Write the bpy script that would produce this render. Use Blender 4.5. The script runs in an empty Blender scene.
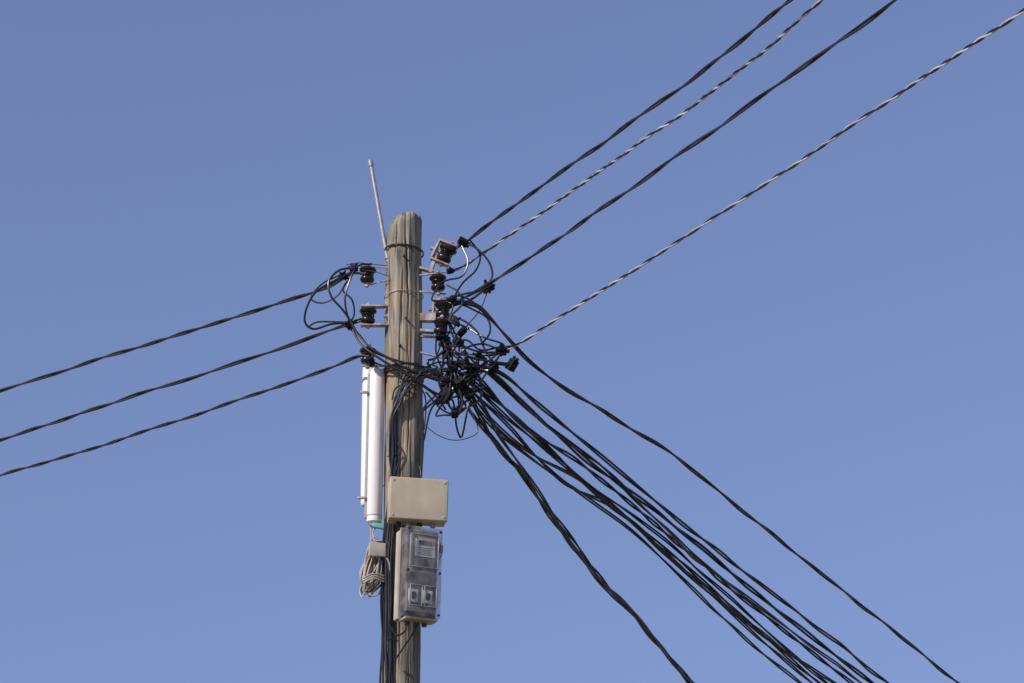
import bpy, bmesh, math, random
from mathutils import Vector, Matrix, noise
random.seed(11)
sc = bpy.context.scene
R = math.radians

# ------------------------------------------------------------------ camera
F_PX = 2550.0
CAM = Vector((0, -15, 1.6)); PITCH = R(20.3)
cd = bpy.data.cameras.new("camera"); cam = bpy.data.objects.new("camera", cd)
sc.collection.objects.link(cam); sc.camera = cam
cd.sensor_width = 36; cd.lens = 36 * F_PX / 1024; cd.clip_end = 5000; cd.clip_start = 0.1
cam.location = CAM; cam.rotation_euler = (R(90) + PITCH, 0, 0)
FW = Vector((0, math.cos(PITCH), math.sin(PITCH))); UP = Vector((0, -math.sin(PITCH), math.cos(PITCH)))

def ray(u, v):
    return FW + Vector((1, 0, 0)) * ((u - 512) / F_PX) - UP * ((v - 341.5) / F_PX)
def W(u, v, y=0.0):
    """survey: sight line met with the vertical plane at real depth y"""
    d = ray(u, v); return CAM + d * ((y - CAM.y) / d.y)
def WP(u, v, P0, hd):
    """survey: sight line met with the vertical plane a cable hangs in"""
    n = Vector((hd[1], -hd[0], 0)); d = ray(u, v)
    return CAM + d * (n.dot(P0 - CAM) / n.dot(d))

# ------------------------------------------------------------------ materials
def newmat(name):
    m = bpy.data.materials.new(name); m.use_nodes = True
    nt = m.node_tree; p = nt.nodes["Principled BSDF"]; return m, nt, p
def mat(name, col, rough=0.6, metal=0.0, var=0.25, scale=20, bump=0.15, spec=0.5, dirt=None, dirtamt=0.5):
    m, nt, p = newmat(name); N = nt.nodes; L = nt.links
    tc = N.new("ShaderNodeTexCoord")
    nz = N.new("ShaderNodeTexNoise"); nz.inputs["Scale"].default_value = scale; nz.inputs["Detail"].default_value = 6
    L.new(tc.outputs["Object"], nz.inputs["Vector"])
    rp = N.new("ShaderNodeValToRGB")
    a = [c * (1 - var) for c in col]; b = [min(1, c * (1 + var)) for c in col]
    rp.color_ramp.elements[0].position = 0.3; rp.color_ramp.elements[0].color = (*a, 1)
    rp.color_ramp.elements[1].position = 0.7; rp.color_ramp.elements[1].color = (*b, 1)
    L.new(nz.outputs["Fac"], rp.inputs["Fac"]); out = rp.outputs["Color"]
    if dirt:
        n2 = N.new("ShaderNodeTexNoise"); n2.inputs["Scale"].default_value = scale * 0.4; n2.inputs["Detail"].default_value = 8
        mp = N.new("ShaderNodeMapping"); mp.inputs["Scale"].default_value = (1.6, 1.6, 0.5); mp.inputs["Location"].default_value = (3, 7, 1)
        L.new(tc.outputs["Object"], mp.inputs["Vector"]); L.new(mp.outputs[0], n2.inputs["Vector"])
        r2 = N.new("ShaderNodeValToRGB"); r2.color_ramp.elements[0].position = 0.43; r2.color_ramp.elements[1].position = 0.70
        r2.color_ramp.elements[0].color = (0, 0, 0, 1); r2.color_ramp.elements[1].color = (dirtamt,) * 3 + (1,)
        L.new(n2.outputs["Fac"], r2.inputs["Fac"])
        mx = N.new("ShaderNodeMixRGB"); mx.inputs[2].default_value = (*dirt, 1)
        L.new(r2.outputs["Color"], mx.inputs[0]); L.new(out, mx.inputs[1]); out = mx.outputs[0]
    L.new(out, p.inputs["Base Color"])
    p.inputs["Roughness"].default_value = rough; p.inputs["Metallic"].default_value = metal
    p.inputs["Specular IOR Level"].default_value = spec
    if bump:
        bp = N.new("ShaderNodeBump"); bp.inputs["Strength"].default_value = bump; bp.inputs["Distance"].default_value = 0.005
        L.new(nz.outputs["Fac"], bp.inputs["Height"]); L.new(bp.outputs[0], p.inputs["Normal"])
    return m

BLK = mat("black_cable_sheath", (0.010, 0.0095, 0.010), 0.32, var=0.4, scale=8, bump=0.03)
BLK2 = mat("weathered_cable_sheath", (0.024, 0.021, 0.021), 0.28, var=0.4, scale=6, bump=0.03, spec=0.7)
GRYC = mat("grey_neutral_strand", (0.46, 0.44, 0.42), 0.4, var=0.35, scale=7, bump=0.05)
CONN = mat("black_connector_plastic", (0.008, 0.008, 0.010), 0.72, bump=0.1, spec=0.2)
PORC = mat("brown_glazed_porcelain", (0.018, 0.009, 0.010), 0.24, var=0.4, bump=0.03, spec=0.45)
STEEL = mat("galvanised_steel", (0.40, 0.36, 0.33), 0.6, 0.2, var=0.25, scale=30, dirt=(0.16, 0.085, 0.065), dirtamt=0.9)
RODM = mat("aluminium_rod", (0.36, 0.35, 0.34), 0.45, 0.4, var=0.15, scale=30)
BEIGE = mat("aged_beige_plastic", (0.48, 0.415, 0.305), 0.5, var=0.09, scale=6, bump=0.03, dirt=(0.24, 0.19, 0.135), dirtamt=0.7)
BEIGE2 = mat("aged_box_shell", (0.46, 0.42, 0.355), 0.5, var=0.15, scale=8, bump=0.03, dirt=(0.11, 0.08, 0.05), dirtamt=0.95)
WHITE = mat("white_tube_plastic", (0.73, 0.70, 0.68), 0.3, var=0.03, scale=4, bump=0.0, dirt=(0.42, 0.38, 0.34), dirtamt=0.55)
CAPM = mat("grey_end_cap", (0.36, 0.36, 0.36), 0.5, var=0.1)
TEAL = mat("teal_plug", (0.10, 0.36, 0.33), 0.45, var=0.1)
CREAMC = mat("dirty_white_cable", (0.34, 0.305, 0.26), 0.6, var=0.3, scale=15, bump=0.05)
DARKG = mat("dark_gasket", (0.05, 0.05, 0.05), 0.6)
METW = mat("meter_face_white", (0.66, 0.67, 0.69), 0.5, var=0.06, scale=10, bump=0)
METG = mat("meter_body_grey", (0.10, 0.10, 0.11), 0.5, var=0.2, scale=14, bump=0)
METM = mat("meter_mid_grey", (0.22, 0.21, 0.205), 0.5, var=0.2, scale=14, bump=0)

def covermat():
    m, nt, p = newmat("cloudy_polycarbonate"); N = nt.nodes; L = nt.links
    p.inputs["Base Color"].default_value = (0.28, 0.265, 0.26, 1); p.inputs["Roughness"].default_value = 0.15
    tr = N.new("ShaderNodeBsdfTransparent"); tr.inputs[0].default_value = (0.93, 0.93, 0.94, 1)
    mx = N.new("ShaderNodeMixShader")
    tc = N.new("ShaderNodeTexCoord"); nz = N.new("ShaderNodeTexNoise"); nz.inputs["Scale"].default_value = 11; nz.inputs["Detail"].default_value = 9
    L.new(tc.outputs["Object"], nz.inputs["Vector"])
    mr = N.new("ShaderNodeMapRange"); mr.inputs[1].default_value = 0.38; mr.inputs[2].default_value = 0.68; mr.inputs[3].default_value = 0.10; mr.inputs[4].default_value = 0.65
    L.new(nz.outputs["Fac"], mr.inputs[0]); L.new(mr.outputs[0], mx.inputs[0])
    L.new(tr.outputs[0], mx.inputs[1]); L.new(p.outputs[0], mx.inputs[2])
    L.new(mx.outputs[0], N["Material Output"].inputs[0]); return m
COVER = covermat()

def woodmat(stains):
    m, nt, p = newmat("weathered_pole_wood"); N = nt.nodes; L = nt.links
    tc = N.new("ShaderNodeTexCoord")
    def nse(scale, mp, det=8, loc=(0, 0, 0), dist=0.0):
        a = N.new("ShaderNodeMapping"); a.inputs["Scale"].default_value = mp; a.inputs["Location"].default_value = loc
        L.new(tc.outputs["Object"], a.inputs["Vector"])
        n = N.new("ShaderNodeTexNoise"); n.inputs["Scale"].default_value = scale; n.inputs["Detail"].default_value = det
        n.inputs["Distortion"].default_value = dist
        L.new(a.outputs[0], n.inputs["Vector"]); return n.outputs["Fac"]
    def ramp(f, stops):
        r = N.new("ShaderNodeValToRGB"); e = r.color_ramp.elements
        while len(e) < len(stops): e.new(0.5)
        for i, (pz, c) in enumerate(stops): e[i].position = pz; e[i].color = (*c, 1)
        L.new(f, r.inputs["Fac"]); return r.outputs["Color"]
    def mix(f, a, b, mode="MIX"):
        x = N.new("ShaderNodeMixRGB"); x.blend_type = mode
        for i, s in enumerate((f, a, b)):
            if isinstance(s, (int, float)): x.inputs[i].default_value = s
            elif isinstance(s, tuple): x.inputs[i].default_value = (*s, 1)
            else: L.new(s, x.inputs[i])
        return x.outputs[0]
    grain = nse(1, (26, 26, 3.2), 12, dist=0.8)
    base = ramp(grain, [(0.26, (0.085, 0.072, 0.060)), (0.42, (0.205, 0.183, 0.150)), (0.58, (0.285, 0.258, 0.215)), (0.78, (0.385, 0.355, 0.30))])
    big = ramp(nse(1, (7, 7, 3.4), 7, (4, 2, 9)), [(0.34, (0.60, 0.64, 0.60)), (0.50, (0.97, 0.96, 0.92)), (0.66, (1.20, 1.06, 0.90))])
    col = mix(1.0, base, big, "MULTIPLY")
    finef = nse(1, (64, 64, 2.4), 7, (1, 5, 2), 0.5)
    fine = ramp(finef, [(0.32, (0.2, 0.17, 0.14)), (0.42, (1, 1, 1))])
    col = mix(0.75, col, fine, "MULTIPLY")
    for (pos, rad, c) in stains:
        sb = N.new("ShaderNodeVectorMath"); sb.operation = "SUBTRACT"; sb.inputs[1].default_value = pos
        L.new(tc.outputs["Object"], sb.inputs[0])
        sm = N.new("ShaderNodeVectorMath"); sm.operation = "MULTIPLY"; sm.inputs[1].default_value = (1 / rad[0], 1 / rad[0], 1 / rad[1])
        L.new(sb.outputs[0], sm.inputs[0])
        ln = N.new("ShaderNodeVectorMath"); ln.operation = "LENGTH"; L.new(sm.outputs[0], ln.inputs[0])
        m2 = N.new("ShaderNodeMath"); m2.operation = "MULTIPLY_ADD"; m2.inputs[1].default_value = 0.35
        L.new(ln.outputs["Value"], m2.inputs[0]); L.new(nse(1, (45, 45, 9), 6, (7, 1, 3)), m2.inputs[2])
        mk = ramp(m2.outputs[0], [(0.0, (1, 1, 1)), (0.55, (0.85, 0.85, 0.85)), (0.80, (0, 0, 0))])
        col = mix(mk, col, mix(1.0, mix(0.5, base, (0.5, 0.5, 0.5)), c, "MULTIPLY"))
    L.new(col, p.inputs["Base Color"]); p.inputs["Roughness"].default_value = 0.85
    p.inputs["Specular IOR Level"].default_value = 0.25
    bp = N.new("ShaderNodeBump"); bp.inputs["Strength"].default_value = 0.6; bp.inputs["Distance"].default_value = 0.006
    hm = mix(0.5, grain, fine); L.new(hm, bp.inputs["Height"]); L.new(bp.outputs[0], p.inputs["Normal"])
    return m

# ------------------------------------------------------------------ builder
class B:
    def __init__(s): s.v = []; s.f = []; s.mi = []; s.mats = []
    def m(s, mt):
        if mt not in s.mats: s.mats.append(mt)
        return s.mats.index(mt)
    def add(s, vs, fs, mt):
        o = len(s.v); k = s.m(mt); s.v += [tuple(x) for x in vs]
        for f in fs: s.f.append([i + o for i in f]); s.mi.append(k)
    def tube(s, pts, r, mt, n=8, caps=True):
        pts = [Vector(p) for p in pts]
        if len(pts) < 2: return
        t0 = (pts[1] - pts[0]).normalized()
        nrm = t0.cross(Vector((0.13, 0.31, 0.94))).normalized(); vs = []; fs = []
        for i, p in enumerate(pts):
            a = pts[max(0, i - 1)]; b = pts[min(len(pts) - 1, i + 1)]
            t = (b - a)
            t = t.normalized() if t.length > 1e-9 else t0
            nrm = (nrm - t * nrm.dot(t)).normalized(); bn = t.cross(nrm)
            rr = r(i / (len(pts) - 1)) if callable(r) else r
            for k in range(n):
                a_ = 2 * math.pi * k / n; vs.append(p + nrm * (rr * math.cos(a_)) + bn * (rr * math.sin(a_)))
        for i in range(len(pts) - 1):
            for k in range(n):
                k2 = (k + 1) % n; fs.append((i * n + k, i * n + k2, (i + 1) * n + k2, (i + 1) * n + k))
        if caps:
            fs.append(tuple(reversed(range(n)))); fs.append(tuple(range((len(pts) - 1) * n, len(pts) * n)))
        s.add(vs, fs, mt)
    def box(s, M, c, sz, mt, bev=0.0, seg=2, taper=None):
        bm = bmesh.new(); bmesh.ops.create_cube(bm, size=1)
        for v in bm.verts:
            x, y, z = v.co
            if taper and y < 0: x *= taper; z *= taper
            v.co = Vector((x * sz[0], y * sz[1], z * sz[2]))
        if bev: bmesh.ops.bevel(bm, geom=bm.edges[:], offset=bev, segments=seg, affect="EDGES", profile=0.6)
        T = M @ Matrix.Translation(c); bm.verts.ensure_lookup_table()
        s.add([T @ v.co for v in bm.verts], [[v.index for v in f.verts] for f in bm.faces], mt); bm.free()
    def lathe(s, M, prof, mt, n=28):
        vs = []; fs = []
        for (r, z) in prof:
            for k in range(n):
                a = 2 * math.pi * k / n; vs.append(M @ Vector((r * math.cos(a), r * math.sin(a), z)))
        for i in range(len(prof) - 1):
            for k in range(n):
                k2 = (k + 1) % n; fs.append((i * n + k, i * n + k2, (i + 1) * n + k2, (i + 1) * n + k))
        fs.append(tuple(reversed(range(n)))); fs.append(tuple(range((len(prof) - 1) * n, len(prof) * n)))
        s.add(vs, fs, mt)
    def make(s, name, smooth=True, parent=None, angle=40):
        me = bpy.data.meshes.new(name); me.from_pydata(s.v, [], s.f); me.update()
        for mt in s.mats: me.materials.append(mt)
        me.polygons.foreach_set("material_index", s.mi)
        me.polygons.foreach_set("use_smooth", [smooth] * len(s.f))
        if smooth: me.set_sharp_from_angle(angle=R(angle))
        ob = bpy.data.objects.new(name, me); sc.collection.objects.link(ob)
        if parent: ob.parent = parent
        return ob

def cr(P, n=14):
    P = [Vector(p) for p in P]
    if len(P) == 2: return [P[0].lerp(P[1], i / n) for i in range(n + 1)]
    Q = [P[0] * 2 - P[1]] + P + [P[-1] * 2 - P[-2]]; out = []
    for i in range(1, len(Q) - 2):
        for k in range(n):
            t = k / n; a, b, c, d = Q[i - 1], Q[i], Q[i + 1], Q[i + 2]
            out.append(0.5 * ((2 * b) + (c - a) * t + (2 * a - 5 * b + 4 * c - d) * t * t + (3 * b - 3 * c + d - a) * t ** 3))
    out.append(P[-1]); return out
def resample(P, ds):
    out = [P[0]]; acc = 0.0
    for a, b in zip(P, P[1:]):
        L = (b - a).length
        if L < 1e-9: continue
        pos = ds - acc
        while pos <= L: out.append(a.lerp(b, pos / L)); pos += ds
        acc = L - (pos - ds)
    return out
def twisted(b, path, r, mats, pitch, seed=0, ds=0.016, sides=7, loose=1.0):
    P = resample(path, ds); n = len(mats); sep = {2: 1.0, 3: 1.155, 4: 1.414}[n] * r * 1.0
    nrm = (P[1] - P[0]).cross(Vector((0, 0, 1))).normalized(); strands = [[] for _ in mats]; ph = seed * 1.7
    for i, p in enumerate(P):
        t = (P[min(i + 1, len(P) - 1)] - P[max(i - 1, 0)]).normalized()
        nrm = (nrm - t * nrm.dot(t)).normalized(); bn = t.cross(nrm)
        s = i * ds; ph += 2 * math.pi * ds / (pitch * (1 + 0.8 * noise.noise(Vector((s * 0.9, seed * 9.3, 0)))))
        w = Vector((noise.noise(Vector((s * 2.3, seed, 1))), noise.noise(Vector((s * 2.3, seed, 5))), noise.noise(Vector((s * 2.3, seed, 9))))) * 0.010
        for k in range(n):
            lo = sep * (1 + (loose - 1) * (0.5 + noise.noise(Vector((s * 3, seed, k * 3.0)))))
            a = ph + 2 * math.pi * k / n
            strands[k].append(p + w + nrm * (lo * math.cos(a)) + bn * (lo * math.sin(a)))
    for k, m_ in enumerate(mats): b.tube(strands[k], r, m_, sides)

# ------------------------------------------------------------------ ground
g = B(); NG = 60
xs = [math.copysign(abs(t) ** 3, t) * 2500 for t in [-1 + 2 * i / NG for i in range(NG + 1)]]
vs = [(x, y, 0 if (x * x + y * y) < 900 else 0.4 * noise.noise(Vector((x * 0.01, y * 0.01, 0)))) for y in xs for x in xs]
gm, nt, p = newmat("dry_earth_and_grass"); N = nt.nodes; L = nt.links
tc = N.new("ShaderNodeTexCoord"); n1 = N.new("ShaderNodeTexNoise"); n1.inputs["Scale"].default_value = 0.7; n1.inputs["Detail"].default_value = 12
L.new(tc.outputs["Object"], n1.inputs["Vector"]); rp = N.new("ShaderNodeValToRGB"); L.new(n1.outputs["Fac"], rp.inputs["Fac"])
rp.color_ramp.elements[0].position = 0.35; rp.color_ramp.elements[0].color = (0.09, 0.10, 0.045, 1)
rp.color_ramp.elements[1].position = 0.62; rp.color_ramp.elements[1].color = (0.28, 0.22, 0.15, 1)
L.new(rp.outputs[0], p.inputs["Base Color"]); p.inputs["Roughness"].default_value = 0.95
bp = N.new("ShaderNodeBump"); bp.inputs["Distance"].default_value = 0.05; L.new(n1.outputs["Fac"], bp.inputs["Height"]); L.new(bp.outputs[0], p.inputs["Normal"])
g.add(vs, [(j * (NG + 1) + i, j * (NG + 1) + i + 1, (j + 1) * (NG + 1) + i + 1, (j + 1) * (NG + 1) + i) for j in range(NG) for i in range(NG)], gm)
g.make("ground")

# ------------------------------------------------------------------ pole
pb = W(401, 650, 0); pt = W(404.5, 214, 0); ax = (pt - pb) / (pt.z - pb.z)
def PC(z): return pb + ax * (z - pb.z)
ZT = pt.z
stains = [(tuple(W(388, 385, -0.08)), (0.05, 0.20), (0.75, 0.50, 0.26)), (tuple(W(391, 425, -0.09)), (0.04, 0.09), (0.6, 0.38, 0.2))]
WOOD = woodmat(stains)
pole = B(); NC = 240
zs = []; z = -0.6
while z < 4.6: zs.append(z); z += 0.06
while z < ZT - 0.2: zs.append(z); z += 0.012
cracks = [(-92, 5.0, 7.7, 0.026, 1.7), (-62, 4.0, 6.9, 0.014, 1.1), (-118, 6.9, 8.2, 0.018, 1.3), (-78, 7.2, 8.4, 0.026, 1.7), (-135, 4.5, 6.6, 0.013, 1.1), (-100, 6.6, 7.4, 0.02, 1.4), (-70, 6.2, 7.3, 0.018, 1.2),
          (-45, 6.6, 7.9, 0.012, 1.0), (-104, 4.2, 6.1, 0.020, 1.5), (20, 3, 8, 0.012, 1.5), (100, 2, 8, 0.014, 1.5), (170, 4, 8, 0.012, 1.4), (-28, 4, 6.5, 0.01, 1.2)]
def prad(th, z):
    r = 0.1135 + max(0, (6 - z)) * 0.0045
    c, s = math.cos(th), math.sin(th)
    r += 0.010 * noise.noise(Vector((c * 1.5, s * 1.5, z * 1.3)))
    r += 0.006 * noise.noise(Vector((c * 5, s * 5, z * 2.2 + 4)))
    r += 0.0018 * noise.noise(Vector((c * 22, s * 22, z * 5 + 9)))
    for i, (d, z0, z1, dep, w) in enumerate(cracks):
        if z0 < z < z1:
            cc = R(d) + 0.20 * noise.noise(Vector((z * 1.7, i * 5.0, 0))) + 0.05 * noise.noise(Vector((z * 9, i, 3)))
            dd = (th - cc + math.pi) % (2 * math.pi) - math.pi
            e = min(1, (z - z0) * 2.5, (z1 - z) * 2.5) * max(0, 0.6 + 1.3 * noise.noise(Vector((z * 2.2, i * 2.0, 7))))
            ww = R(w) * 1.4
            if abs(dd) < ww * 2: r -= dep * e * math.exp(-(dd / ww) ** 2)
    return r
vs = []; rows = 0
for z in zs:
    c0 = PC(z)
    for k in range(NC):
        th = 2 * math.pi * k / NC; r = prad(th, z); vs.append((c0.x + r * math.cos(th), c0.y + r * math.sin(th), z))
    rows += 1
zb = zs[-1]
for j in range(1, 19):
    t = j / 18
    for k in range(NC):
        th = 2 * math.pi * k / NC; c, s = math.cos(th), math.sin(th)
        zs_ = ZT - (0.045 + 0.14 * ((1 - c) / 2) ** 1.3)
        if t < 0.4: zz = zb + (zs_ - zb) * t / 0.4; rf = 1
        else:
            q = (t - 0.4) / 0.6; zz = zs_ + (ZT - zs_) * math.sin(q * math.pi / 2) ** 0.9; rf = max(0.0, 1 - q ** 1.7)
        zz += 0.018 * noise.noise(Vector((c * 6, s * 6, t * 3))) * t
        c0 = PC(zz); r = prad(th, min(zz, ZT)) * rf
        vs.append((c0.x + r * c + 0.025 * (1 - rf), c0.y + r * s, zz))
    rows += 1
pole.add(vs, [(j * NC + k, j * NC + (k + 1) % NC, (j + 1) * NC + (k + 1) % NC, (j + 1) * NC + k) for j in range(rows - 1) for k in range(NC)], WOOD)
pole_e = bpy.data.objects.new("utility_pole", None); sc.collection.objects.link(pole_e)
pole.make("wooden_shaft", parent=pole_e, angle=80)
wr = B()
def ring(zc, tilt, r, mt, turns=1.0, off=0.004):
    pts = []
    for i in range(int(60 * turns) + 1):
        th = 2 * math.pi * i / 60; zz = zc + tilt * math.cos(th) + 0.004 * i / 60
        c0 = PC(zz); rr = 0.118 + off; pts.append((c0.x + rr * math.cos(th), c0.y + rr * math.sin(th), zz))
    wr.tube(pts, r, mt, 6)
zv = lambda v: W(404, v, -0.11).z
ring(zv(246), -0.012, 0.005, BLK2, 2.0); ring(zv(291), 0.004, 0.003, STEEL, 1); ring(zv(365), 0.01, 0.006, BLK, 2, 0.006)
ring(zv(372), -0.02, 0.005, BLK, 1, 0.008)
wr.make("binding_wire", parent=pole_e)
bo = B()
for (u, v) in [(404, 256), (406, 318), (400, 345)]:
    q = W(u, v, -0.122); M = Matrix.Translation(q) @ Matrix.Rotation(R(90), 4, "X")
    bo.lathe(M, [(0.008, -0.012), (0.008, 0.006), (0.005, 0.008), (0.005, 0.014)], BLK2, 6)
bo.make("through_bolts", parent=pole_e)

# ------------------------------------------------------------------ rod
rd = B()
a = W(370.5, 162, -0.02); b_ = W(388, 262, -0.02)
rd.tube([a, b_], 0.0125, RODM, 14)
d = (b_ - a).normalized(); rd.tube([a - d * 0.01, a + d * 0.03], 0.017, RODM, 12)
for v in (250, 259): q = W(387, v, -0.02); rd.tube([q + Vector((-.02, -.012, 0)), q + Vector((.05, -.012, 0))], 0.006, STEEL, 8)
rd.make("metal_rod")

# ------------------------------------------------------------------ insulators
SPOOL = [(0.018, -0.052), (0.034, -0.05), (0.042, -0.043), (0.046, -0.032), (0.044, -0.022), (0.034, -0.014), (0.027, -0.006), (0.026, 0.002), (0.030, 0.010),
         (0.042, 0.016), (0.052, 0.024), (0.055, 0.032), (0.052, 0.04), (0.040, 0.048), (0.018, 0.052)]
def spool(u, v, y, tilt=0.0, yaw=0.0, bracket=None, sc_=1.0, name="spool_insulator", bu=None):
    b = B(); c = W(u, v, y)
    M = Matrix.Translation(c) @ Matrix.Rotation(yaw, 4, "Z") @ Matrix.Rotation(tilt, 4, "Y") @ Matrix.Scale(sc_, 4)
    b.lathe(M, SPOOL, PORC)
    b.lathe(M, [(0.008, -0.085), (0.008, 0.085)], STEEL, 10)
    b.lathe(M, [(0.014, -0.080), (0.014, -0.068)], STEEL, 6); b.lathe(M, [(0.014, 0.068), (0.014, 0.080)], STEEL, 6)
    if bracket:
        Lb = bracket; sg = 1 if Lb > 0 else -1; Lb = abs(Lb)
        for zz in (-0.063, 0.063):
            b.box(M, (sg * (Lb / 2 - 0.02), 0, zz), (Lb + 0.05, 0.046, 0.012), STEEL, 0.002, 1)
        b.box(M, (sg * (Lb + 0.002), 0, 0), (0.012, 0.046, 0.112), STEEL, 0.002, 1)
        b.lathe(M @ Matrix.Translation((sg * (Lb + 0.0), 0, 0)) @ Matrix.Rotation(R(90), 4, "Y"), [(0.013, -0.03), (0.013, 0.03)], STEEL, 6)
    pts = [M @ Vector((0.036 * math.cos(t * .5), 0.036 * math.sin(t * .5), -0.002 + 0.0012 * t)) for t in range(28)]
    b.tube(pts, 0.006, BLK, 6)
    return b.make(name)
spool(367.5, 275, -0.03, 0.05, 0, None, 1.0)
spool(368, 316, -0.05, 0.0, 0.0, 0.13, 1.0)
spool(368, 356, -0.05, 0.03, 0.1, None, 1.0)
spool(446, 254, -0.05, R(24), 0.0, -0.066, 1.08)
spool(438, 283, -0.06, -0.05, 0, None, 1.0)
spool(443, 310, -0.05, 0.05, 0, -0.06, 1.0)
spool(441, 327, -0.09, 0.1, 0, None, 0.95)
spool(447, 345, -0.05, R(-35), 0, None, 0.85)
pin = B()
for (u0, v0, u1, v1, y, r) in [(360, 266, 392, 268, -0.03, .005), (366, 286, 392, 279, -0.03, .004), (362, 348, 392, 357, -0.05, .007), (362, 366, 392, 366, -0.05, .007),
                          (415, 276, 446, 272, -0.06, .006), (415, 291, 446, 294, -0.06, .006), (415, 336, 448, 338, -0.05, .009), (418, 352, 444, 358, -0.05, .007)]:
    pin.tube([W(u0, v0, y), W(u1, v1, y)], r, STEEL, 8)
def flat(u0, v0, u1, v1, y, wdt, th):
    a_, c_ = W(u0, v0, y), W(u1, v1, y); d_ = c_ - a_
    Mx = Matrix.Translation((a_ + c_) / 2) @ Matrix.Rotation(-math.atan2(d_.z, d_.x), 4, "Y")
    pin.box(Mx, (0, 0, 0), (d_.length, wdt, th), STEEL, 0.002, 1)
flat(430, 273, 437, 254, -0.045, 0.036, 0.022); flat(418, 268, 434, 272, -0.04, 0.045, 0.014)
flat(420, 318, 436, 318, -0.06, 0.05, 0.05); flat(420, 331, 434, 332, -0.08, 0.045, 0.018)
pin.make("insulator_brackets", parent=pole_e)

# ------------------------------------------------------------------ overhead lines
def line(name, px, hd, y0, r, mats, pitch, seed, ext, extslope=0.0, loose=1.2, pre=None, ds=0.014):
    P0 = W(px[0][0], px[0][1], y0); P = [WP(u, v, P0, hd) for (u, v) in px]
    e = (P[-1] - P[-2]).normalized(); h = Vector((e.x, e.y, 0)).normalized(); s = e.z / max(1e-6, math.hypot(e.x, e.y))
    for k in (1, 2, 3):
        s += extslope / 3; P.append(P[-1] + (h + Vector((0, 0, s))) * (ext / 3))
    if pre: P = [W(*q) for q in pre] + P
    b = B(); twisted(b, cr(P), r, mats, pitch, seed, ds, 7, loose); return b.make(name)
DR = (0.46, -0.89); DL = (-0.78, 0.62); DS = (0.6, 0.8); DH = (0.45, 0.89)
N_ = "overhead_power_line"
line(N_, [(466, 241), (500, 216), (560, 173), (640, 116), (715, 62), (790, 0)], DR, -0.03, 0.0066, [BLK, BLK2], 0.75, 1, 9, pre=[(447, 256, -0.06), (455, 248, -0.05)], loose=1.05)
line(N_, [(482, 254), (540, 214), (600, 171), (680, 115), (760, 54), (821, 0)], DR, -0.03, 0.0050, [BLK, GRYC], 0.26, 2, 9, pre=[(447, 272, -0.05), (460, 268, -0.04)], loose=1.05)
line(N_, [(462, 300), (500, 277), (550, 244), (600, 210), (700, 140), (800, 69), (896, 0)], DR, -0.03, 0.0066, [BLK, BLK2], 0.9, 3, 9, pre=[(443, 311, -0.07), (452, 306, -0.06)], loose=1.05)
line(N_, [(514, 346), (560, 317), (620, 279), (700, 227), (800, 161), (900, 93), (1024, 10)], DR, -0.05, 0.0050, [BLK, GRYC], 0.30, 4, 9, pre=[(450, 352, -0.1), (485, 356, -0.08)], loose=1.05)
line(N_, [(350, 274), (325, 288), (280, 303), (200, 328), (100, 359), (0, 391)], DL, -0.03, 0.0068, [BLK, BLK2], 0.85, 5, 12, pre=[(366, 274, -0.07)], loose=1.05)
line(N_, [(350, 324), (320, 334), (270, 352), (200, 375), (100, 407), (0, 440)], DL, -0.03, 0.0068, [BLK, BLK2], 0.9, 6, 12, pre=[(368, 317, -0.07)], loose=1.05)
line(N_, [(356, 357), (330, 368), (280, 386), (200, 413), (100, 446), (0, 476)], DL, -0.05, 0.0058, [BLK, BLK2], 0.50, 7, 12, pre=[(369, 356, -0.09)], loose=1.05)
S_ = "service_drop_cable"
line(S_, [(482, 309), (505, 335), (530, 362), (565, 388), (610, 416), (660, 446), (710, 484), (780, 541), (860, 604), (958, 683)], DS, -0.05, 0.0076, [BLK, BLK2], 1.1, 8, 5, 0.05, pre=[(452, 301, -0.08), (468, 303, -0.07)], loose=1.0)
drops = [
 [(498, 372), (540, 406), (600, 455), (660, 505), (730, 561), (800, 614), (888, 683)],
 [(484, 370), (530, 410), (585, 459), (660, 514), (740, 580), (800, 628), (872, 683)],
 [(478, 378), (520, 424), (580, 463), (650, 520), (730, 588), (800, 643), (852, 683)],
 [(470, 385), (520, 428), (580, 478), (660, 536), (730, 598), (790, 652), (826, 683)],
 [(465, 388), (515, 442), (590, 487), (660, 549), (720, 603), (775, 652), (812, 683)],
 [(462, 393), (505, 438), (570, 486), (640, 538), (710, 606), (765, 655), (800, 683)],
 [(492, 374), (545, 424), (610, 474), (690, 552), (760, 607), (810, 645), (862, 683)],
 [(470, 380), (540, 440), (600, 497), (680, 561), (750, 624), (792, 660), (818, 683)],
 [(474, 392), (512, 430), (560, 480), (620, 512), (690, 575), (770, 640), (835, 683)]]
for i, dpx in enumerate(drops):
    line(S_, dpx, DS, -0.06 + 0.03 * (i % 4), random.choice([0.0066, 0.0076, 0.0088]), [BLK, random.choice([BLK2, BLK])], random.uniform(1.0, 2.0), 10 + i, 5, 0.05,
         pre=[(random.uniform(446, 456), random.uniform(360, 385), -0.08)], loose=1.3, ds=0.02)
line(S_, [(464, 402), (485, 430), (510, 459), (530, 486), (560, 531), (600, 577), (645, 630), (691, 683)], DH, -0.08, 0.0078, [BLK, BLK2], 1.1, 31, 4, 0.05, pre=[(452, 385, -0.1)], loose=1.2)
line(S_, [(470, 396), (495, 444), (522, 472), (540, 500), (572, 538), (605, 589), (640, 620), (688, 683)], DH, -0.05, 0.0070, [BLK, BLK], 1.4, 32, 4, 0.05, pre=[(455, 380, -0.1)], loose=1.3)
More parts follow.
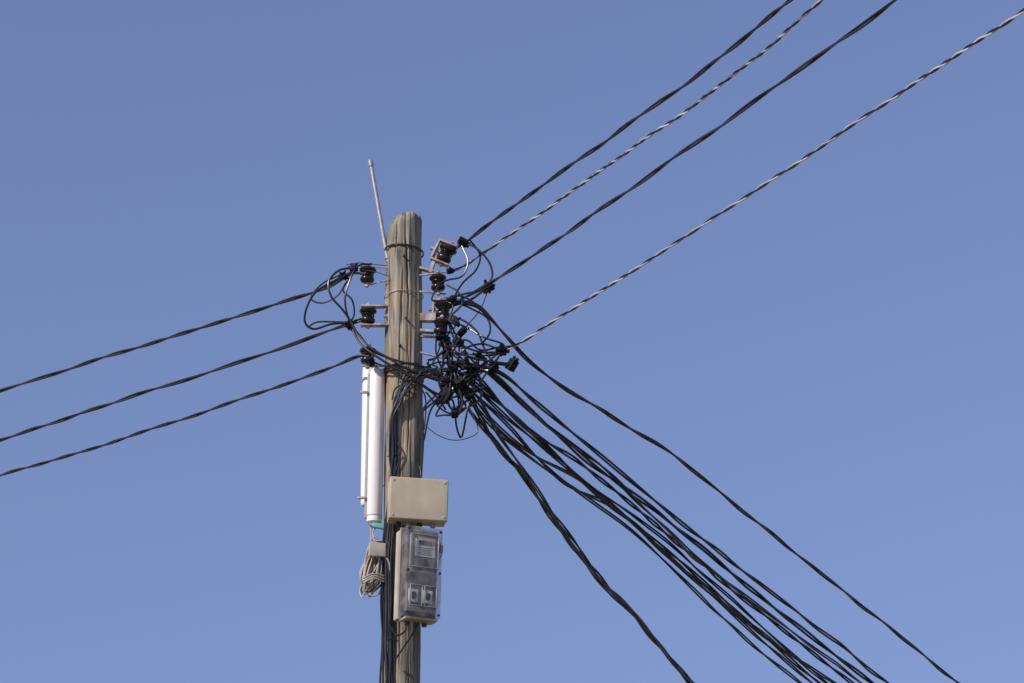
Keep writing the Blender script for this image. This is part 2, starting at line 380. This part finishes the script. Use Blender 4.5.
line(S_, [(480, 400), (500, 437), (530, 479), (556, 519), (595, 577), (625, 603), (665, 652), (694, 683)], DH, -0.05, 0.0062, [BLK, BLK2], 1.2, 33, 4, 0.05, pre=[(458, 384, -0.1)], loose=1.2)

# ------------------------------------------------------------------ jumper loops and tangle
jl = B()
def cab(pts, r=0.006, mt=BLK, b=jl, n=10): b.tube(cr([W(*p) if not isinstance(p, Vector) else p for p in pts], n), r, mt, 8)
cab([(352, 272, -.06), (334, 281, -.08), (316, 292, -.10), (307, 307, -.10), (305, 322, -.08), (314, 329, -.06), (332, 324, -.05), (352, 323, -.05)], 0.0072)
cab([(356, 268, -.05), (340, 270, -.07), (329, 281, -.09), (331, 296, -.10), (342, 309, -.10), (350, 320, -.09), (358, 334, -.10), (370, 347, -.13), (388, 358, -.15), (410, 370, -.16), (438, 380, -.14)], 0.0072)
cab([(350, 278, -.03), (343, 290, -.05), (352, 300, -.06), (354, 315, -.07), (347, 326, -.07)], 0.006)
cab([(372, 264, -.05), (358, 266, -.07), (350, 280, -.10), (345, 300, -.10), (350, 322, -.08), (362, 338, -.08), (371, 350, -.1)], 0.0062)
cab([(340, 275, 0), (322, 284, .02), (311, 298, .03), (322, 303, .02), (337, 296, 0), (346, 283, -.02)], 0.0055)
cab([(356, 322, -.05), (340, 322, -.02), (318, 322, 0), (308, 327, .02)], 0.0055)
cab([(352, 328, -.05), (360, 343, -.10), (376, 356, -.14), (392, 366, -.15), (412, 377, -.16), (430, 390, -.15), (450, 400, -.12)], 0.0078)
cab([(374, 352, -.09), (386, 357, -.14), (402, 362, -.155), (420, 366, -.15), (448, 372, -.12)], 0.0072)
cab([(372, 362, -.09), (384, 366, -.14), (404, 372, -.155), (420, 384, -.15), (436, 396, -.13), (446, 410, -.1)], 0.0066)
cab([(392, 372, -.15), (404, 380, -.16), (416, 378, -.16), (425, 368, -.15), (440, 362, -.12), (452, 366, -.1)], 0.0055)
cab([(388, 276, -.10), (376, 272, -.08), (362, 270, -.07)], 0.003, BLK2)
cab([(346, 265, 0), (360, 263, 0), (388, 266, -.02)], 0.0025, BLK2)
# right
cab([(464, 243, -.05), (476, 248, -.07), (489, 262, -.08), (492, 277, -.08), (482, 289, -.08), (468, 293, -.07), (452, 297, -.06)], 0.007)
cab([(462, 246, -.05), (468, 262, -.09), (462, 276, -.1), (448, 280, -.09), (438, 284, -.09)], 0.0062)
cab([(470, 240, -.03), (480, 255, -.03), (476, 270, -.03), (462, 284, -.04), (455, 300, -.05), (470, 308, -.06), (487, 318, -.07), (490, 332, -.08), (482, 344, -.08)], 0.0062)
cab([(452, 306, -.05), (470, 300, -.07), (484, 290, -.08), (490, 286, -.08)], 0.0075)
cab([(447, 285, -.08), (458, 292, -.1), (462, 304, -.1), (450, 318, -.1), (452, 334, -.1), (462, 345, -.1), (480, 352, -.1), (500, 352, -.08)], 0.0066)
cab([(438, 286, -.1), (432, 300, -.12), (446, 300, -.12), (460, 296, -.1), (476, 304, -.1), (490, 318, -.08)], 0.0055)
cab([(452, 316, -.06), (466, 322, -.08), (478, 333, -.09), (485, 350, -.09), (494, 362, -.09), (508, 366, -.08)], 0.0066)
cab([(450, 346, -.06), (466, 340, -.08), (480, 350, -.09), (496, 348, -.08), (514, 346, -.06)], 0.0066)
cab([(455, 352, -.1), (470, 357, -.12), (488, 361, -.12), (510, 364, -.1)], 0.0075)
cab([(424, 410, -.13), (438, 398, -.12), (448, 385, -.1), (452, 372, -.08)], 0.0066)
cab([(436, 395, -.13), (424, 408, -.13), (423, 424, -.125), (423, 446, -.12), (421, 478, -.12)], 0.0066)
cab([(426, 392, -.14), (436, 404, -.13), (446, 412, -.12), (458, 414, -.1), (468, 404, -.09), (466, 388, -.09)], 0.0055)
cab([(424, 424, -.125), (436, 434, -.13), (452, 440, -.12), (468, 438, -.11), (478, 430, -.1), (470, 408, -.1), (462, 385, -.1)], 0.003, BLK2)
cab([(446, 300, -.08), (438, 330, -.1), (436, 352, -.11), (442, 372, -.1), (440, 395, -.1), (430, 412, -.11), (424, 440, -.12)], 0.006)
cab([(488, 290, -.08), (480, 310, -.06), (464, 330, -.06), (454, 352, -.06), (448, 372, -.08)], 0.0035, BLK2)
rnd = random.Random(5)
hub = [(453, 369, -.12), (461, 384, -.13), (446, 396, -.12), (472, 374, -.1), (437, 372, -.13), (468, 393, -.1), (478, 358, -.07), (493, 368, -.1), (447, 353, -.03), (458, 341, -.1), (501, 351, -.09), (455, 412, -.1), (441, 336, -.1), (455, 322, -.1)]
for i in range(32):
    A_, C_ = rnd.sample(hub, 2); sag = rnd.gauss(4, 12); sx = rnd.gauss(0, 9)
    pts = [A_]
    for t in (.2, .45, .7, .88):
        bl = math.sin(math.pi * t)
        pts.append((A_[0] + (C_[0] - A_[0]) * t + sx * bl + rnd.gauss(0, 2.2), A_[1] + (C_[1] - A_[1]) * t + sag * bl + rnd.gauss(0, 2.2), A_[2] + (C_[2] - A_[2]) * t + rnd.uniform(-.05, .04) * bl))
    cab(pts + [C_], rnd.choice([0.005, 0.0065, 0.008]), rnd.choice([BLK, BLK, BLK2]))
for i in range(8):
    x0, y0 = rnd.uniform(440, 450), rnd.uniform(285, 345); C_ = rnd.choice(hub)
    pts = [(x0, y0, -.08)] + [(x0 + (C_[0] - x0) * t + rnd.gauss(5, 6), y0 + (C_[1] - y0) * t + rnd.gauss(0, 4), -.08 + rnd.uniform(-.05, .05)) for t in (.3, .6, .85)] + [C_]
    cab(pts, rnd.choice([0.005, 0.006]), rnd.choice([BLK, BLK2]))
jl.make("jumper_cable_tangle")

# ------------------------------------------------------------------ connectors
def connector(u, v, y, rot, s=1.0):
    b = B(); M = Matrix.Translation(W(u, v, y)) @ Matrix.Rotation(rot[2], 4, "Z") @ Matrix.Rotation(rot[1], 4, "Y") @ Matrix.Rotation(rot[0], 4, "X") @ Matrix.Scale(s, 4)
    b.box(M, (0, 0, 0.014), (0.07, 0.045, 0.022), CONN, 0.005); b.box(M, (0, 0, -0.014), (0.07, 0.045, 0.022), CONN, 0.005)
    b.box(M, (0, 0, 0), (0.045, 0.03, 0.03), CONN, 0.003)
    b.lathe(M, [(0.008, -0.034), (0.008, 0.045)], CONN, 8); b.lathe(M, [(0.014, 0.026), (0.014, 0.036), (0.009, 0.038), (0.009, 0.052)], CONN, 6)
    for sy in (-0.013, 0.013):
        b.lathe(M @ Matrix.Translation((0.034, sy, 0)) @ Matrix.Rotation(R(90), 4, "Y"), [(0.010, -0.01), (0.010, 0.016), (0.007, 0.02)], CONN, 10)
    b.make("insulation_piercing_connector")
crn = random.Random(21)
for (u, v, y, s) in [(463, 242, -.05, .9), (488, 288, -.09, 1.05), (501, 351, -.09, 1.0), (512, 365, -.08, 1.05), (493, 368, -.1, 1.0), (453, 369, -.12, 1.15), (461, 384, -.13, 1.15), (446, 397, -.12, 1.05),
                     (455, 413, -.1, .9), (472, 374, -.1, 1), (437, 373, -.13, .9), (469, 393, -.1, 1), (478, 357, -.07, .8), (353, 268, -.05, .8), (349, 325, -.06, .8), (343, 276, -.04, .75),
                     (458, 342, -.1, .9), (371, 361, -.12, .7), (447, 354, -.03, .9), (455, 321, -.1, .8), (452, 300, -.08, .8), (440, 337, -.1, .8), (464, 365, -.14, 1.0), (446, 383, -.14, 1.0), (462, 332, -.08, .75), (450, 271, -.08, .6)]:
    connector(u, v, y, (crn.uniform(-.9, .9), crn.uniform(-1, 1), crn.uniform(-1.5, 1.5)), s)
# ------------------------------------------------------------------ cables down the shaft
dl = B()
for i in range(10):
    u0 = 391 + (i % 4) * 1.7; yb = -0.122 - 0.006 * (i // 4)
    pts = [(rnd.uniform(435, 448), rnd.uniform(368, 385), -.13), (rnd.uniform(405, 425), rnd.uniform(370, 380), -.15), (398 + rnd.uniform(-3, 3), 394 + i, -.15), (u0 + rnd.uniform(-1, 1), 420, yb - .01), (u0 + rnd.uniform(-1.5, 2), 450, yb),
           (u0 + rnd.uniform(-1, 1), 474, yb + .004), (388 + i * .8, 505, yb + .01), (384 + i * 1.1, 532, yb + .012)]
    for v in range(560, 860, 42): pts.append((381.5 + i * 1.25 + rnd.uniform(-1.8, 1.8), v, yb + rnd.uniform(-.012, .008)))
    Q = [W(*p) for p in pts]; last = Q[-1]
    for k in range(1, 4): Q.append(Vector((last.x + 0.01 * k, last.y - 0.01, last.z * (1 - k / 3) - (0.1 if k == 3 else 0))))
    dl.tube(cr(Q, 8), rnd.choice([.006, .007, .0085]), rnd.choice([BLK, BLK, BLK2]), 8)
dl.tube(cr([W(420, 466, -.12), W(421, 474, -.14), W(420, 485, -.14)]), .006, BLK, 8)
dl.tube(cr([W(396, 440, -.12), W(401, 452, -.135), W(396, 470, -.13), W(392, 480, -.12)]), .005, BLK, 8)
dl.tube(cr([W(392, 400, -.12), W(396, 388, -.14), W(410, 384, -.15), W(422, 390, -.14), W(426, 404, -.1), W(424, 430, -.09)]), .0045, BLK, 8)
for v in (455, 640, 700): q = W(389 if v > 500 else 394, v, -.125); dl.tube([q + Vector((-.04, .03, 0)), q + Vector((0, -.018, 0)), q + Vector((.045, 0, .004))], .004, BLK2, 6)
dl.make("downlead_cables")

# ------------------------------------------------------------------ tube lights
def tubelight(ut, vt, ub, vb, y, r=0.044):
    b = B(); A = W(ut, vt, y); C = W(ub, vb, y); d = (A - C); L_ = d.length; M = Matrix.Translation(C) @ d.to_track_quat("Z", "X").to_matrix().to_4x4()
    b.lathe(M, [(r * .55, 0.0), (r * .8, 0.004), (r * .96, 0.012), (r * .98, 0.05), (r * .98, 0.052), (r, 0.056), (r, L_ - 0.05), (r * .98, L_ - 0.046), (r * .98, L_ - 0.012), (r * .8, L_ - 0.003), (r * .5, L_)], WHITE, 36)
    b.lathe(M, [(r * 1.015, 0.046), (r * 1.015, 0.052)], CAPM, 36)
    b.lathe(M, [(0.012, -0.03), (0.016, -0.026), (0.016, 0.004)], CAPM, 14); b.lathe(M, [(0.014, L_ - .004), (0.014, L_ + 0.02)], CAPM, 14)
    b.box(M, (r + 0.006, 0.0, L_ / 2), (0.014, 0.03, L_ * 0.93), CAPM, 0.003)
    for h in (0.16, 0.84):
        b.box(M, (r + 0.03, 0.02, L_ * h), (0.05, 0.02, 0.014), STEEL, 0.002)
    return b.make("tube_light")
tubelight(377.5, 369, 374, 524, -0.03, 0.048)
tubelight(369.5, 366, 367.5, 507, 0.10, 0.044)
tp = B(); M = Matrix.Translation(W(379, 526, -.05)) @ Matrix.Rotation(R(12), 4, "Y")
tp.box(M, (0, 0, 0), (0.085, 0.03, 0.032), TEAL, 0.006); tp.box(M, (0.05, 0, 0.006), (0.03, 0.02, 0.02), TEAL, 0.004); tp.lathe(M @ Matrix.Rotation(R(90), 4, "Y"), [(0.008, -0.06), (0.008, -0.04)], CAPM, 10)
tp.make("cable_plug")

# ------------------------------------------------------------------ junction box
jb = B(); M = Matrix.Translation(W(417.5, 502, -0.20)) @ Matrix.Rotation(R(9), 4, "Z") @ Matrix.Rotation(R(1.2), 4, "Y")
w, h, dp = 0.355, 0.262, 0.145
jb.box(M, (0, 0.025, 0), (w - .006, dp - 0.05, h - .006), BEIGE, 0.008, 3)
jb.box(M, (0, -0.0265, 0), (w - .014, .005, h - .014), DARKG, 0.002, 1)
jb.box(M, (0, -0.050, 0), (w, 0.042, h), BEIGE, 0.009, 3)
for sx in (-1, 1):
    for sz in (-1, 1):
        Ms = M @ Matrix.Translation((sx * (w / 2 - .022), -0.0715, sz * (h / 2 - .022))) @ Matrix.Rotation(R(90), 4, "X")
        jb.lathe(Ms, [(0.009, -0.002), (0.009, 0.0012), (0.0075, 0.002)], CAPM, 14); jb.box(Ms, (0, 0, 0.0022), (0.011, 0.002, 0.0008), DARKG)
for i, x in enumerate((-.11, -.05, .02, .1)):
    Mg = M @ Matrix.Translation((x, 0.02, -h / 2 - .008)); jb.lathe(Mg, [(0.014, -0.012), (0.016, -0.01), (0.016, 0.008)], CAPM if i % 2 else BLK2, 12)
jb.box(M, (0, 0.08, 0), (0.10, 0.05, 0.18), STEEL, 0.003)
jb.make("junction_box")

# ------------------------------------------------------------------ meter box
mb = B(); M = Matrix.Translation(W(418.5, 575, -0.235)) @ Matrix.Rotation(R(24), 4, "Z") @ Matrix.Rotation(R(1.0), 4, "Y")
w, h = 0.235, 0.555
mb.box(M, (0, 0.055, 0), (w - .004, 0.085, h - .004), BEIGE2, 0.01, 3)
mb.box(M, (0, 0.0105, 0), (w + 0.008, 0.010, h + 0.008), BEIGE2, 0.003, 1)
mb.box(M, (0, -0.0015, 0), (w - 0.02, 0.010, h - 0.02), METG, 0)
mb.box(M, (0.005, -0.040, 0.115), (0.155, 0.055, 0.24), METM, 0.008)
mb.box(M, (0.012, -0.0695, 0.155), (0.125, 0.003, 0.12), METW, 0.001, 1)
mb.box(M, (0.012, -0.0715, 0.180), (0.085, 0.002, 0.03), METG, 0)
for k in range(5): mb.box(M, (0.012 - 0.006 * (k % 2), -0.0715, 0.150 - k * 0.0105), (0.09 - 0.012 * (k % 3), 0.002, 0.0035), METG, 0)
mb.lathe(M @ Matrix.Translation((0.012, -0.066, 0.055)) @ Matrix.Rotation(R(90), 4, "X"), [(0.024, 0), (0.024, 0.006), (0.018, 0.008)], DARKG, 20)
mb.box(M, (0, -0.020, -0.15), (0.17, 0.03, 0.17), METM, 0.006)
for sx in (-0.045, 0.045):
    mb.box(M, (sx, -0.040, -0.14), (0.062, 0.012, 0.08), METW, 0.004); mb.box(M, (sx, -0.050, -0.14), (0.026, 0.014, 0.04), DARKG, 0.003)
mb.box(M, (0, -0.040, 0), (w, 0.090, h), COVER, 0.016, 3)
for (cx, cz, ww, hh) in ((0, 0.125, 0.178, 0.20), (-0.046, -0.150, 0.076, 0.125), (0.046, -0.150, 0.076, 0.125)):
    t = 0.006
    for s_ in (-1, 1):
        mb.box(M, (cx + s_ * ww / 2, -0.0885, cz), (t, 0.009, hh + t), METM, 0.002, 1)
        mb.box(M, (cx, -0.0885, cz + s_ * hh / 2), (ww - t - .002, 0.009, t), METM, 0.002, 1)
for sx in (-1, 1):
    for z_ in (-h / 2 + .022, 0, h / 2 - .022):
        mb.lathe(M @ Matrix.Translation((sx * (w / 2 - .016), -0.086, z_)) @ Matrix.Rotation(R(90), 4, "X"), [(0.008, -0.002), (0.008, 0.004), (0.005, 0.005)], BLK2, 12)
mb.box(M, (w / 2 + .012, -0.03, 0.17), (0.02, 0.02, 0.05), BEIGE2, 0.003)
mb.box(M, (0, -0.02, -h / 2 - 0.006), (w - .03, 0.10, 0.014), BEIGE2, 0.004)
for x in (-.06, 0, .05): mb.lathe(M @ Matrix.Translation((x, 0.01, -h / 2 - .018)), [(0.013, -0.015), (0.016, -0.012), (0.016, 0.01)], BLK2, 12)
mb.box(M, (0, 0.11, 0), (0.12, 0.03, 0.36), STEEL, 0.003)
mb.make("electricity_meter_box")
ml = B()
q = M @ Vector((-.06, 0.01, -h / 2 - .03)); ml.tube(cr([q, q + Vector((-.01, .0, -.04)), q + Vector((-.06, .02, -.06)), q + Vector((-.10, .04, 0.0))]), .006, BLK, 8)
q = M @ Vector((.0, 0.01, -h / 2 - .03)); ml.tube(cr([q, q + Vector((-.01, .0, -.03)), q + Vector((-.06, .03, -.10)), q + Vector((-.13, .06, -.2))]), .006, BLK, 8)
q = M @ Vector((w / 2, -.02, .1)); ml.tube(cr([q, q + Vector((.02, 0, .04)), q + Vector((.01, .02, .10)), q + Vector((-.02, .05, .16))]), .003, BLK2, 8)
ml.make("meter_tail_cables")

# ------------------------------------------------------------------ hanging coil
co = B()
for i in range(22):
    cx, cy = 374 + rnd.uniform(-3, 3), 568 + rnd.uniform(-5, 4); rx = rnd.uniform(2, 11); ry = rnd.uniform(15, 27); y0 = -.12 + i * .006; pts = []
    lean = rnd.uniform(-8, -1)
    for k in range(9):
        aa = 2 * math.pi * k / 8 + .3; pts.append((cx + rx * math.cos(aa) + lean * math.sin(aa) + rnd.gauss(0, 1.1), cy + ry * math.sin(aa) + rnd.gauss(0, 1.5), y0 + rnd.uniform(-.015, .015)))
    cab(pts, 0.0056, CREAMC, co, 6)
for k in range(3): cab([(363, 578 + 2.6 * k, -.145), (373, 574 + 2.2 * k, -.165), (384, 576 + 2.8 * k, -.13)], 0.0056, CREAMC, co)
cab([(374, 527, -.05), (373, 535, -.07), (376, 545, -.1), (379, 560, -.11)], .005, CREAMC, co); cab([(369, 510, .06), (371, 528, 0), (371, 545, -.08)], .005, CREAMC, co)
cab([(366, 590, -.1), (362, 597, -.09), (360, 590, -.08), (364, 580, -.08)], .005, CREAMC, co)
cab([(380, 556, -.10), (388, 560, -.14), (391, 575, -.14)], .005, CREAMC, co)
co.box(Matrix.Translation(W(377, 550, -.135)) @ Matrix.Rotation(.3, 4, "Z"), (0, 0, 0), (0.10, 0.04, 0.085), BEIGE2, .006); co.tube([W(376, 541, -.08), W(392, 541, -.08)], .005, STEEL, 8)
co.make("coiled_cable")

# ------------------------------------------------------------------ light
sd = Vector((-0.66, -0.58, 0.68)).normalized()          # direction towards the sun
el = math.asin(sd.z); az = math.atan2(sd.x, sd.y)
sl = bpy.data.lights.new("sun", "SUN"); sl.energy = 4.7; sl.angle = R(0.5); sl.color = (1.0, 0.93, 0.84)
so = bpy.data.objects.new("sun", sl); sc.collection.objects.link(so); so.rotation_euler = sd.to_track_quat("Z", "Y").to_euler(); so.location = (-20, -20, 30)
wd = bpy.data.worlds.new("World"); sc.world = wd; wd.use_nodes = True; nt = wd.node_tree; N = nt.nodes; L = nt.links
sk = N.new("ShaderNodeTexSky"); sk.sky_type = "NISHITA"; sk.sun_disc = False; sk.sun_elevation = el; sk.sun_rotation = az
sk.air_density = 1.0; sk.dust_density = 0.8; sk.ozone_density = 2.5; sk.altitude = 1200
# sky lookup squeezed in elevation by hand: falloff gentler than the clear-sky model
tcw = N.new("ShaderNodeTexCoord"); mpw = N.new("ShaderNodeMapping"); mpw.inputs["Scale"].default_value = (1, 1, 0.42); mpw.inputs["Location"].default_value = (0, 0, 0.215)
L.new(tcw.outputs["Generated"], mpw.inputs["Vector"])
nrmw = N.new("ShaderNodeVectorMath"); nrmw.operation = "NORMALIZE"; L.new(mpw.outputs[0], nrmw.inputs[0]); L.new(nrmw.outputs[0], sk.inputs["Vector"])
tint = N.new("ShaderNodeMixRGB"); tint.blend_type = "MULTIPLY"; tint.inputs[0].default_value = 1; tint.inputs[2].default_value = (1.02, 0.86, 0.94, 1)
bg = N["Background"]; bg.inputs[1].default_value = 0.148
L.new(sk.outputs[0], tint.inputs[1]); L.new(tint.outputs[0], bg.inputs[0])
sc.view_settings.view_transform = "Standard"; sc.view_settings.look = "None"; sc.view_settings.exposure = 0
